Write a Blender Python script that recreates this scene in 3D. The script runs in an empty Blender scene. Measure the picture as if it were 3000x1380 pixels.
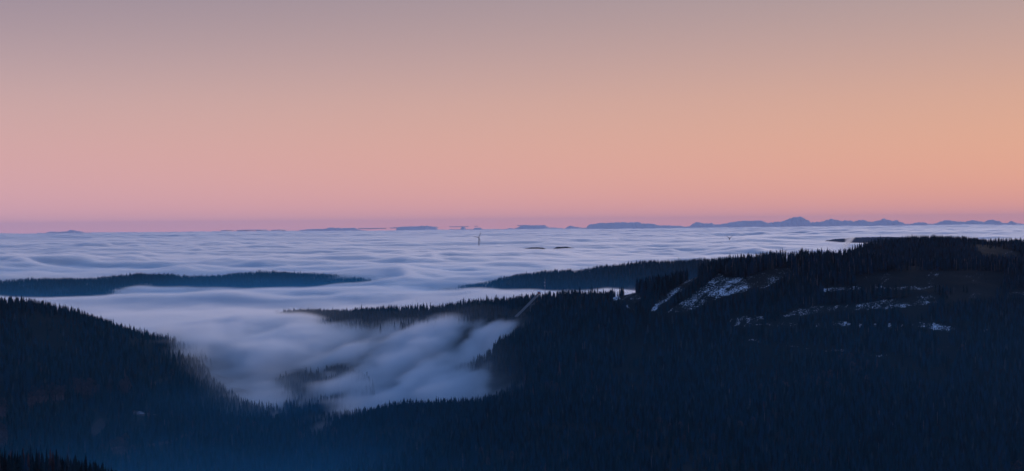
import bpy, bmesh, math, random
import numpy as np
from mathutils import Matrix, Vector

# ------------------------------------------------------------------ camera, world, light, exposure
C = bpy.context.scene.collection
scene = bpy.context.scene
W0, H0, F0 = 3000.0, 1380.0, 4121.0           # photograph size and focal length in its pixels (40 degrees across)
PITCH, ROLL = -0.375, -0.497
R_cam = Matrix.Rotation(math.radians(90 + PITCH), 3, 'X') @ Matrix.Rotation(math.radians(ROLL), 3, 'Z')
cam_d = bpy.data.cameras.new('camera')
cam = bpy.data.objects.new('camera', cam_d); C.objects.link(cam)
cam.matrix_world = R_cam.to_4x4()
cam_d.sensor_width = 36.0
cam_d.lens = 36.0 * F0 / W0
cam_d.clip_start = 1.0
cam_d.clip_end = 400000.0
scene.camera = cam

scene.view_settings.view_transform = 'Standard'
scene.view_settings.look = 'None'
scene.view_settings.exposure = 0.0
scene.view_settings.gamma = 1.0
cy = scene.cycles
cy.use_denoising = True
try:
    cy.denoiser = 'OPENIMAGEDENOISE'
    cy.denoising_input_passes = 'RGB_ALBEDO_NORMAL'
except Exception:
    pass
cy.max_bounces = 10
cy.diffuse_bounces = 2
cy.volume_bounces = 7
cy.transparent_max_bounces = 8
cy.volume_step_rate = 2.0
cy.volume_max_steps = 1024
cy.sample_clamp_indirect = 3.0

def srgb(r, g, b):
    f = lambda c: (c / 255 / 12.92) if c <= 10 else ((c / 255 + 0.055) / 1.055) ** 2.4
    return (f(r), f(g), f(b), 1.0)

world = bpy.data.worlds.new('World')
scene.world = world
world.use_nodes = True
nt = world.node_tree
nt.nodes.clear()
def N(nt, typ, **kw):
    n = nt.nodes.new(typ)
    for k, v in kw.items():
        setattr(n, k, v)
    return n
def mth(nt, op, a, b=None, c=None, clamp=False):
    n = nt.nodes.new('ShaderNodeMath'); n.operation = op; n.use_clamp = clamp
    for i, v in enumerate((a, b, c)):
        if v is None: continue
        if isinstance(v, (int, float)): n.inputs[i].default_value = v
        else: nt.links.new(v, n.inputs[i])
    return n.outputs[0]
tc = N(nt, 'ShaderNodeTexCoord')
sep = N(nt, 'ShaderNodeSeparateXYZ'); nt.links.new(tc.outputs['Generated'], sep.inputs[0])
elev = mth(nt, 'MULTIPLY', mth(nt, 'ARCSINE', sep.outputs[2]), 180 / math.pi)
azim = mth(nt, 'MULTIPLY', mth(nt, 'ARCTAN2', sep.outputs[0], sep.outputs[1]), 180 / math.pi)
efac = mth(nt, 'DIVIDE', elev, 90.0, clamp=True)
efac = mth(nt, 'POWER', efac, 0.5)
def sky_ramp(stops):
    r = N(nt, 'ShaderNodeValToRGB'); r.color_ramp.interpolation = 'B_SPLINE'
    el = r.color_ramp.elements
    while len(el) > 1: el.remove(el[-1])
    for i, (e, c) in enumerate(stops):
        p = math.sqrt(max(e, 0) / 90)
        if i == 0: el[0].position = p; el[0].color = c
        else:
            q = el.new(p); q.color = c
    nt.links.new(efac, r.inputs[0])
    return r.outputs[0]
ZEN = [(20, (0.18, 0.25, 0.45, 1)), (38, (0.125, 0.25, 0.56, 1)), (90, (0.075, 0.20, 0.53, 1))]
left = sky_ramp([(0, srgb(222, 165, 180)), (0.35, srgb(216, 163, 175)), (1.3, srgb(217, 167, 173)), (3.0, srgb(216, 168, 166)), (5.0, srgb(203, 168, 166)),
                 (7.0, srgb(180, 156, 162)), (9.3, srgb(156, 141, 154)), (12, srgb(142, 134, 154))] + ZEN)
right = sky_ramp([(0, srgb(232, 152, 142)), (0.35, srgb(228, 154, 143)), (1.3, srgb(234, 164, 138)), (3.0, srgb(230, 172, 142)), (5.0, srgb(218, 169, 146)),
                  (7.0, srgb(200, 163, 152)), (9.3, srgb(178, 156, 154)), (12, srgb(156, 146, 156))] + ZEN)
back = sky_ramp([(0, (0.12, 0.16, 0.34, 1)), (5, (0.28, 0.21, 0.35, 1)), (12, (0.11, 0.18, 0.40, 1))] + ZEN)
mx = N(nt, 'ShaderNodeMix', data_type='RGBA')
nt.links.new(N(nt, 'ShaderNodeMapRange').outputs[0], mx.inputs[0])
mr = nt.nodes[-1] if nt.nodes[-1].bl_idname == 'ShaderNodeMapRange' else [n for n in nt.nodes if n.bl_idname == 'ShaderNodeMapRange'][0]
nt.links.new(azim, mr.inputs[0]); mr.inputs[1].default_value = -21; mr.inputs[2].default_value = 24
nt.links.new(left, mx.inputs[6]); nt.links.new(right, mx.inputs[7])
mb = N(nt, 'ShaderNodeMix', data_type='RGBA')
mr2 = N(nt, 'ShaderNodeMapRange'); nt.links.new(mth(nt, 'ABSOLUTE', mth(nt, 'SUBTRACT', azim, 20.0)), mr2.inputs[0])
mr2.inputs[1].default_value = 48; mr2.inputs[2].default_value = 120
mr2.interpolation_type = 'SMOOTHSTEP'
nt.links.new(mr2.outputs[0], mb.inputs[0])
nt.links.new(mx.outputs[2], mb.inputs[6]); nt.links.new(back, mb.inputs[7])
bg = N(nt, 'ShaderNodeBackground'); nt.links.new(mb.outputs[2], bg.inputs[0]); bg.inputs[1].default_value = 1.0
# the physical twilight sky, a trace of it, under the measured gradient
sky = N(nt, 'ShaderNodeTexSky', sky_type='NISHITA'); sky.sun_disc = False
sky.sun_elevation = math.radians(-1.5); sky.sun_rotation = math.radians(38)
bg2 = N(nt, 'ShaderNodeBackground'); nt.links.new(sky.outputs[0], bg2.inputs[0]); bg2.inputs[1].default_value = 0.01
add = N(nt, 'ShaderNodeAddShader'); nt.links.new(bg.outputs[0], add.inputs[0]); nt.links.new(bg2.outputs[0], add.inputs[1])
out = N(nt, 'ShaderNodeOutputWorld'); nt.links.new(add.outputs[0], out.inputs[0])
try:
    world.cycles.sampling_method = 'MANUAL'; world.cycles.sample_map_resolution = 512
except Exception:
    pass

# the afterglow behind the right-hand horizon: one very weak, very wide sun
sun_d = bpy.data.lights.new('sun', 'SUN'); sun_d.energy = 1.85; sun_d.angle = math.radians(34)
sun_d.color = (1.0, 0.85, 0.84)
sun = bpy.data.objects.new('sun', sun_d); C.objects.link(sun)
sdir = Vector((math.sin(math.radians(30)), math.cos(math.radians(30)), math.tan(math.radians(4)))).normalized()
sun.rotation_euler = sdir.to_track_quat('Z', 'Y').to_euler()

# ------------------------------------------------------------------ helpers
Rn = np.array(R_cam)
def at(px, py, D):
    """world point seen at pixel (px,py) of the photograph at depth D along the ground"""
    v = Rn @ np.array([(px - W0 / 2) / F0, -(py - H0 / 2) / F0, -1.0])
    return v * (D / v[1])
def proj(P):
    q = P @ Rn                                     # camera-space = R^T p
    return W0 / 2 + F0 * q[..., 0] / -q[..., 2], H0 / 2 - F0 * q[..., 1] / -q[..., 2]

rs = np.random.RandomState(7)
LAT3 = rs.rand(32, 32, 32).astype(np.float32)
LAT2 = rs.rand(256, 256).astype(np.float32)
def _s(t): return t * t * (3 - 2 * t)
def noise2(x, y):
    xi = np.floor(x).astype(np.int64); yi = np.floor(y).astype(np.int64)
    fx = _s(x - xi).astype(np.float32); fy = _s(y - yi).astype(np.float32)
    x0 = xi & 255; x1 = (xi + 1) & 255; y0 = yi & 255; y1 = (yi + 1) & 255
    return ((LAT2[x0, y0] * (1 - fx) + LAT2[x1, y0] * fx) * (1 - fy) + (LAT2[x0, y1] * (1 - fx) + LAT2[x1, y1] * fx) * fy)
def fbm2(x, y, L, oct=4, gain=0.5, off=0.0):
    s = 0; a = 1.0; t = 0
    for o in range(oct):
        c, sn = math.cos(0.7 * o + 0.3), math.sin(0.7 * o + 0.3)
        u = (x * c - y * sn) / L + off + o * 17.3; v = (x * sn + y * c) / L + off * 1.7 + o * 9.1
        s = s + a * noise2(u, v); t += a; a *= gain; L *= 0.5
    return s / t                                   # 0..1
def noise3(x, y, z):
    xi = np.floor(x).astype(np.int32); yi = np.floor(y).astype(np.int32); zi = np.floor(z).astype(np.int32)
    fx = _s(x - xi).astype(np.float32); fy = _s(y - yi).astype(np.float32); fz = _s(z - zi).astype(np.float32)
    r = 0
    for a in (0, 1):
        wx = fx if a else 1 - fx; xa = (xi + a) & 31
        for b in (0, 1):
            wy = fy if b else 1 - fy; yb = (yi + b) & 31
            for c in (0, 1):
                wz = fz if c else 1 - fz
                r = r + wx * wy * wz * LAT3[xa, yb, (zi + c) & 31]
    return r
def sstep(a, b, x):
    t = np.clip((x - a) / (b - a), 0, 1); return t * t * (3 - 2 * t)

class RBF:
    def __init__(self, pts, vals, power=1.0):
        self.p = np.array(pts, float); self.pw = power
        v = np.array(vals, float); self.m = v.mean()
        d = np.linalg.norm(self.p[:, None] - self.p[None], axis=2) ** power
        n = len(v)
        A = np.zeros((n + 1, n + 1)); A[:n, :n] = d - np.eye(n) * 1e-6; A[:n, n] = 1; A[n, :n] = 1
        self.w = np.linalg.solve(A, np.append(v, 0))
    def __call__(self, x, y):
        sh = x.shape; x = x.ravel(); y = y.ravel(); o = np.full(x.shape, self.w[-1])
        for (a, b), w in zip(self.p, self.w[:-1]):
            o += w * ((x - a) ** 2 + (y - b) ** 2) ** (self.pw / 2)
        return o.reshape(sh)

def inpoly(px, py, poly):
    r = np.zeros(px.shape, bool); n = len(poly); j = n - 1
    for i in range(n):
        xi, yi = poly[i]; xj, yj = poly[j]
        c = ((yi > py) != (yj > py)) & (px < (xj - xi) * (py - yi) / (yj - yi + 1e-9) + xi)
        r ^= c; j = i
    return r

def tag(o, label=None, cat=None, group=None, kind=None):
    if label: o['label'] = label
    if cat: o['category'] = cat
    if group: o['group'] = group
    if kind: o['kind'] = kind
    return o
def np_mesh(name, verts, faces, mats=(), attrs=None, mat_idx=None, smooth=False):
    me = bpy.data.meshes.new(name)
    verts = np.asarray(verts, np.float32); faces = np.asarray(faces, np.int32)
    k = faces.shape[1]
    me.vertices.add(len(verts)); me.vertices.foreach_set('co', verts.ravel())
    me.loops.add(faces.size); me.loops.foreach_set('vertex_index', faces.ravel())
    me.polygons.add(len(faces)); me.polygons.foreach_set('loop_start', np.arange(0, faces.size, k, dtype=np.int32))
    me.polygons.foreach_set('loop_total', np.full(len(faces), k, np.int32))
    if mat_idx is not None: me.polygons.foreach_set('material_index', np.asarray(mat_idx, np.int32))
    if smooth: me.polygons.foreach_set('use_smooth', np.ones(len(faces), bool))
    for m in mats: me.materials.append(m)
    for n, a in (attrs or {}).items():
        at_ = me.attributes.new(n, 'FLOAT', 'POINT'); at_.data.foreach_set('value', np.asarray(a, np.float32).ravel())
    me.update(calc_edges=True)
    return me
def link(name, me, parent=None):
    o = bpy.data.objects.new(name, me); C.objects.link(o)
    if parent: o.parent = parent
    return o
def empty(name, loc):
    o = bpy.data.objects.new(name, None); C.objects.link(o); o.location = loc; o.empty_display_size = 1; return o

# ------------------------------------------------------------------ materials
def mat_basic(name, col, rough=0.9, vary=0.0, nscale=1.0, spec=0.2, metallic=0.0, rnd=0.0):
    m = bpy.data.materials.new(name); m.use_nodes = True; t = m.node_tree
    b = t.nodes['Principled BSDF']; b.inputs['Roughness'].default_value = rough
    b.inputs['Specular IOR Level'].default_value = spec; b.inputs['Metallic'].default_value = metallic
    g = N(t, 'ShaderNodeTexCoord'); nz = N(t, 'ShaderNodeTexNoise'); nz.inputs['Scale'].default_value = nscale
    nz.inputs['Detail'].default_value = 4
    t.links.new(g.outputs['Object'], nz.inputs['Vector'])
    hsv = N(t, 'ShaderNodeHueSaturation'); hsv.inputs['Color'].default_value = (*col, 1)
    v = mth(t, 'MULTIPLY_ADD', nz.outputs[0], vary * 2, 1 - vary)
    if rnd:
        oi = N(t, 'ShaderNodeObjectInfo')
        v = mth(t, 'MULTIPLY', v, mth(t, 'MULTIPLY_ADD', oi.outputs['Random'], rnd * 2, 1 - rnd))
        t.links.new(mth(t, 'MULTIPLY_ADD', oi.outputs['Random'], 0.06, 0.47), hsv.inputs['Hue'])
    t.links.new(v, hsv.inputs['Value']); t.links.new(hsv.outputs[0], b.inputs['Base Color'])
    return m
M_needle = mat_basic('spruce_needles', (0.0035, 0.030, 0.044), 0.95, 0.35, 0.6, 0.02, rnd=0.75)
M_needle_pale = mat_basic('frosted_needles', (0.020, 0.042, 0.050), 0.95, 0.35, 0.6, 0.02, rnd=0.5)
M_brown = mat_basic('bare_beech_twigs', (0.062, 0.046, 0.054), 0.95, 0.3, 0.6, 0.02, rnd=0.4)
M_bark = mat_basic('bark', (0.03, 0.03, 0.032), 0.95, 0.3, 2.0, 0.02)
M_deadwood = mat_basic('grey_deadwood', (0.15, 0.135, 0.14), 0.9, 0.3, 2.0, 0.1)
M_metal = mat_basic('galvanised_steel', (0.30, 0.31, 0.33), 0.5, 0.1, 0.4, 0.4, 0.4)
M_white = mat_basic('painted_steel', (0.012, 0.013, 0.02), 0.5, 0.05, 0.2, 0.4)
M_snow = mat_basic('snow', (0.80, 0.82, 0.86), 0.7, 0.06, 0.1, 0.2)
M_timber = mat_basic('weathered_timber', (0.20, 0.16, 0.15), 0.9, 0.3, 0.5, 0.1)
M_redwall = mat_basic('rust_red_boards', (0.42, 0.17, 0.13), 0.8, 0.2, 0.8, 0.2)
M_rock = mat_basic('snowy_rock_alpenglow', (0.95, 0.69, 0.63), 0.95, 0.15, 0.0006, 0.05)  # snowy rock, with pink alpenglow light put into its base colour

def mat_ground():
    m = bpy.data.materials.new('forest_ground'); m.use_nodes = True; t = m.node_tree
    b = t.nodes['Principled BSDF']; b.inputs['Roughness'].default_value = 0.95; b.inputs['Specular IOR Level'].default_value = 0.05
    g = N(t, 'ShaderNodeNewGeometry')
    n1 = N(t, 'ShaderNodeTexNoise'); n1.inputs['Scale'].default_value = 1.0; n1.inputs['Detail'].default_value = 5; n1.inputs['Roughness'].default_value = 0.68
    n2 = N(t, 'ShaderNodeTexNoise'); n2.inputs['Scale'].default_value = 0.02; n2.inputs['Detail'].default_value = 4
    mp_ = N(t, 'ShaderNodeMapping'); mp_.inputs['Scale'].default_value = (0.50, 0.12, 0.45); ro = N(t, 'ShaderNodeMapping'); ro.inputs['Rotation'].default_value = (0, 0, math.radians(30))
    t.links.new(g.outputs['Position'], ro.inputs['Vector']); t.links.new(ro.outputs[0], mp_.inputs['Vector']); t.links.new(mp_.outputs[0], n1.inputs['Vector']); t.links.new(g.outputs['Position'], n2.inputs['Vector'])
    at_ = N(t, 'ShaderNodeAttribute'); at_.attribute_name = 'snow'
    br = N(t, 'ShaderNodeAttribute'); br.attribute_name = 'brown'
    s = mth(t, 'ADD', n1.outputs[0], mth(t, 'MULTIPLY', mth(t, 'SUBTRACT', n2.outputs[0], 0.5), 0.55))
    sm_ = N(t, 'ShaderNodeMapping'); sm_.inputs['Scale'].default_value = (0.075, 0.009, 0.02); t.links.new(ro.outputs[0], sm_.inputs['Vector'])
    n3 = N(t, 'ShaderNodeTexNoise'); n3.inputs['Scale'].default_value = 1.0; n3.inputs['Detail'].default_value = 2; t.links.new(sm_.outputs[0], n3.inputs['Vector'])
    s = mth(t, 'ADD', s, mth(t, 'MULTIPLY', mth(t, 'SUBTRACT', n3.outputs[0], 0.53), 0.45))
    thr = mth(t, 'SUBTRACT', 1.0, mth(t, 'MULTIPLY', at_.outputs['Fac'], 0.50))
    k = mth(t, 'MULTIPLY', mth(t, 'SUBTRACT', s, thr), 9.0, clamp=True)
    c0 = N(t, 'ShaderNodeMix', data_type='RGBA'); c0.inputs[6].default_value = (0.006, 0.012, 0.013, 1); c0.inputs[7].default_value = (0.009, 0.016, 0.018, 1)
    t.links.new(n2.outputs[0], c0.inputs[0])
    c1 = N(t, 'ShaderNodeMix', data_type='RGBA'); c1.inputs[7].default_value = (0.11, 0.072, 0.075, 1)
    t.links.new(c0.outputs[2], c1.inputs[6]); t.links.new(mth(t, 'MULTIPLY', mth(t, 'SUBTRACT', br.outputs['Fac'], 0.3), 1.4, clamp=True), c1.inputs[0])
    c2 = N(t, 'ShaderNodeMix', data_type='RGBA'); c2.inputs[7].default_value = (0.60, 0.63, 0.68, 1)
    t.links.new(c1.outputs[2], c2.inputs[6]); t.links.new(k, c2.inputs[0])
    t.links.new(c2.outputs[2], b.inputs['Base Color'])
    return m
M_ground = mat_ground()

def mat_volume(name, col, aniso=0.0, density=None):
    m = bpy.data.materials.new(name); m.use_nodes = True; t = m.node_tree; t.nodes.clear()
    v = N(t, 'ShaderNodeVolumePrincipled'); v.inputs['Color'].default_value = (*col, 1); v.inputs['Anisotropy'].default_value = aniso
    if density is None:
        v.inputs['Density'].default_value = 0.001
        v.inputs['Density Attribute'].default_value = 'density'
    else:
        v.inputs['Density'].default_value = density; v.inputs['Density Attribute'].default_value = ''
    o = N(t, 'ShaderNodeOutputMaterial'); t.links.new(v.outputs[0], o.inputs['Volume'])
    return m

# ------------------------------------------------------------------ terrain: ridges and valleys as control points (pixel, pixel, depth)
SEA = -240.0
cp, cz = [], []
def G(px, py, D, th=0.0):
    p = at(px, py, D); cp.append((p[0], p[1])); cz.append(p[2] - th)
    return p
def Z(px, D, z):
    p = at(px, 700, D); cp.append((p[0], p[1])); cz.append(z)
# near spur, lower left corner
for px, py in ((-250, 1270), (0, 1312), (110, 1318), (220, 1335), (300, 1362), (360, 1390)): G(px, py, 1420, 22)
for px in (-250, 0, 200, 350): Z(px, 1620, -330); Z(px, 1230, -265)
Z(600, 1400, -330); Z(900, 1400, -350); Z(1500, 1400, -360); Z(2200, 1400, -375); Z(3200, 1400, -375)
# hill on the left
for px, py, D in ((-400, 845, 2760), (-150, 855, 2780), (0, 868, 2800), (60, 873, 2810), (130, 884, 2820), (200, 895, 2840), (260, 915, 2860), (300, 930, 2870), (350, 946, 2880),
                  (400, 962, 2890), (450, 974, 2900), (500, 987, 2910), (560, 1000, 2925), (610, 1012, 2960)):
    G(px, py, D, 20)
for px, py, D in ((650, 1035, 2970), (700, 1035, 3060), (700, 1095, 2880), (700, 1165, 2680), (700, 1235, 2480), (780, 1060, 3020), (780, 1130, 2800), (780, 1200, 2560)):
    G(px, py, D, 6)
for px in (-400, -100, 200, 500): Z(px, 3250, -330); Z(px, 3700, -380)
for px, py, D in ((-300, 1050, 2480), (0, 1050, 2500), (0, 1150, 2300), (0, 1250, 2130), (0, 1380, 1950), (300, 1060, 2640), (300, 1150, 2450), (300, 1250, 2250), (300, 1380, 2030),
                  (560, 1120, 2640), (560, 1210, 2440), (560, 1300, 2230), (560, 1400, 2060), (760, 1250, 2420), (800, 1330, 2200), (850, 1420, 2040)):
    G(px, py, D)
# saddle the fog pours over, and the slope below it
for px, py, D in ((700, 985, 3350), (780, 975, 3400), (880, 995, 3250)): G(px, py, D, 14)
for px, py, D in ((860, 1060, 2950), (900, 1140, 2700), (960, 1210, 2520), (1000, 1060, 2960), (1050, 1140, 2720), (1200, 1050, 2950), (1250, 1120, 2760), (1400, 1040, 2900), (1400, 1100, 2760)): G(px, py, D, 14)
Z(700, 3900, -330); Z(800, 4200, -380)
# middle ridge
for px, py, D in ((790, 917, 3720), (850, 901, 3650), (950, 898, 3580), (1050, 895, 3510), (1150, 888, 3450), (1250, 881, 3390), (1350, 873, 3320), (1420, 864, 3260), (1480, 860, 3200), (1530, 858, 3160),
                  (1600, 852, 3110), (1650, 846, 3070), (1700, 834, 3030), (1750, 828, 3000), (1800, 846, 3000), (1840, 852, 3010)):
    G(px, py, D, 22)
for px, D in ((850, 3950), (1000, 3950), (1150, 3850), (1300, 3750), (1450, 3600), (1600, 3500), (1750, 3400), (1850, 3400)): Z(px, D, -290); Z(px, D + 450, -380)
for px, py, D in ((1000, 960, 3380), (1150, 960, 3290), (1300, 960, 3180), (1450, 955, 3010), (1560, 960, 2900), (1680, 960, 2800), (1800, 960, 2800)): G(px, py, D)
# little spur with a tree row standing out of the fog
for px, py, D in ((1470, 1006, 2780), (1520, 1003, 2770), (1580, 1000, 2760)): G(px, py, D)
for px, py, D in ((1640, 1060, 2640), (1720, 1040, 2680)): G(px, py, D)
# two spurs running down to the left above the valley floor
for px, py, D in ((1120, 1205, 2640), (1200, 1186, 2640), (1280, 1172, 2640), (1360, 1160, 2640), (1430, 1152, 2630), (1500, 1140, 2600)): G(px, py, D, 20)
for px in (1150, 1280, 1400): Z(px, 2500, -330)
for px in (1200, 1340): Z(px, 2760, -322)
for px, py, D in ((860, 1372, 2120), (960, 1330, 2190), (1050, 1290, 2250), (1107, 1262, 2290), (1205, 1236, 2320), (1313, 1210, 2350), (1437, 1174, 2380), (1510, 1158, 2400), (1600, 1118, 2480), (1700, 1085, 2560)): G(px, py, D, 20)
for px, py, D in ((1000, 1400, 2020), (1250, 1380, 2000), (1500, 1380, 1950), (1500, 1270, 2150), (1750, 1200, 2300), (1750, 1380, 1950), (2000, 1080, 2640), (2000, 1200, 2350), (2000, 1380, 1980),
                  (2300, 1080, 2640), (2300, 1220, 2320), (2300, 1380, 1980), (2650, 1080, 2600), (2650, 1220, 2300), (2650, 1380, 1980), (3000, 1080, 2560), (3000, 1220, 2280), (3000, 1380, 1980), (3300, 1100, 2500), (3300, 1380, 1980)): G(px, py, D)
# big hill on the right
for px, py, D in ((1862, 812, 2960), (1910, 806, 2980), (1960, 800, 3000), (2054, 768, 3050), (2129, 748, 3090), (2200, 740, 3120), (2291, 729, 3160), (2399, 725, 3200), (2500, 722, 3230),
                  (2560, 738, 3260), (2700, 746, 3280), (2850, 747, 3280), (3000, 750, 3280), (3300, 752, 3280)):
    G(px, py, D, 27)
for px, py, D in ((1880, 880, 2850), (1910, 912, 2780), (2000, 870, 2860), (2000, 915, 2780), (2060, 806, 2980), (2080, 850, 2880), (2200, 795, 3030), (2200, 850, 2890), (2200, 915, 2780), (2330, 790, 3080), (2330, 850, 2940), (2330, 935, 2800),
                  (2450, 800, 3090), (2450, 850, 2990), (2450, 905, 2880), (2450, 960, 2790), (2600, 795, 3110), (2600, 845, 2990), (2600, 900, 2880), (2600, 960, 2790), (2750, 795, 3110), (2750, 850, 2980), (2750, 900, 2870), (2750, 970, 2760),
                  (3000, 800, 3100), (3000, 850, 2960), (3000, 920, 2820), (3000, 1000, 2690), (3300, 850, 2950), (1900, 1000, 2740), (2100, 1000, 2740)):
    G(px, py, D)
for px in (1900, 2000): Z(px, 3400, -250); Z(px, 3800, -340)
for px in (2150, 2300, 2400): Z(px, 3600, -190); Z(px, 4200, -300)
for px in (2560, 2750, 3000, 3300): Z(px, 3600, -135)
# plateau behind it
for px, py, D in ((2500, 706, 4200), (2600, 700, 4250), (2740, 698, 4300), (2870, 700, 4300), (3000, 710, 4300), (3300, 712, 4300)): G(px, py, D, 22)
for px, py, D in ((2500, 742, 3900), (2600, 745, 3950), (2800, 742, 3950), (3000, 742, 3950)): G(px, py, D)
for px in (2520, 2750, 3000, 3300): Z(px, 4700, -190); Z(px, 5200, -330)
# dark ridge across the fog on the left, far
for px, py, D in ((-400, 835, 5950), (-100, 832, 5980), (0, 829, 6000), (100, 823, 6000), (250, 816, 6020), (400, 806, 6050), (520, 803, 6080), (640, 808, 6100), (700, 803, 6120), (800, 797, 6150), (880, 797, 6180),
                  (950, 803, 6200), (1010, 811, 6220), (1100, 818, 6250), (1160, 826, 6280)):
    G(px, py, D, 20)
G(1240, 850, 6300)
for px in (-400, -100, 200): Z(px, 5250, -256); Z(px, 5000, -330)
for px in (450, 700, 900, 1150): Z(px, 5600, -268)
for px in (-400, 0, 300, 600, 900, 1150): Z(px, 6500, -300); Z(px, 4950, -380); Z(px, 7000, -400)
# blue ridge in the middle distance
for px, py, D in ((1365, 856, 5350), (1400, 845, 5380), (1450, 830, 5400), (1490, 812, 5430), (1520, 804, 5450), (1600, 795, 5500), (1700, 785, 5550), (1774, 775, 5600), (1886, 765, 5600), (1987, 763, 5600), (2080, 757, 5600), (2200, 752, 5600)):
    G(px, py, D, 21)
for px in (1450, 1600, 1750, 1950): Z(px, 5000, -268); Z(px, 4600, -360); Z(px, 5950, -290); Z(px, 6500, -400)
Z(2300, 5600, -200); Z(2300, 4800, -330); Z(2500, 6000, -350); Z(3000, 6500, -380)
for px in (-500, 0, 600, 1200, 1800, 2400, 3000, 3500): Z(px, 8200, -420)
for px in (-400, 800, 1600, 2400, 3300): Z(px, 4700 if px < 2000 else 7000, -400)
for px in (-500, 700, 1500, 2300, 3400): Z(px, 900, -260); Z(px, 450, -150); Z(px, 120, -55)
cp.append((0, 0)); cz.append(-14)
TER = RBF(cp, cz, 1.0)
def terrain(x, y):
    n = (fbm2(x, y, 260, 5, 0.55, 3.3) - 0.5)
    d = np.hypot(x, y)
    z = TER(x, y) + n * 26 * sstep(700, 1800, d)
    far = sstep(7400, 8600, y)
    return z * (1 - far) - 430 * far

def grid_faces(nu, nv):
    i = np.arange(nu - 1)[:, None] * nv + np.arange(nv - 1)[None]
    i = i.ravel()
    return np.stack([i, i + nv, i + nv + 1, i + 1], 1)
az = np.radians(np.linspace(-25.5, 25.5, 640))
Ds = np.concatenate([np.linspace(20, 1180, 40), np.arange(1200, 4600, 7.0), np.arange(4600, 7400, 22.0), np.geomspace(7400, 97000, 50)])
AZ, DD = np.meshgrid(az, Ds, indexing='ij')
GX, GY = np.tan(AZ) * DD, DD
GZ = terrain(GX, GY)
P3 = np.stack([GX, GY, GZ], -1)
PX, PY = proj(P3)

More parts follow.
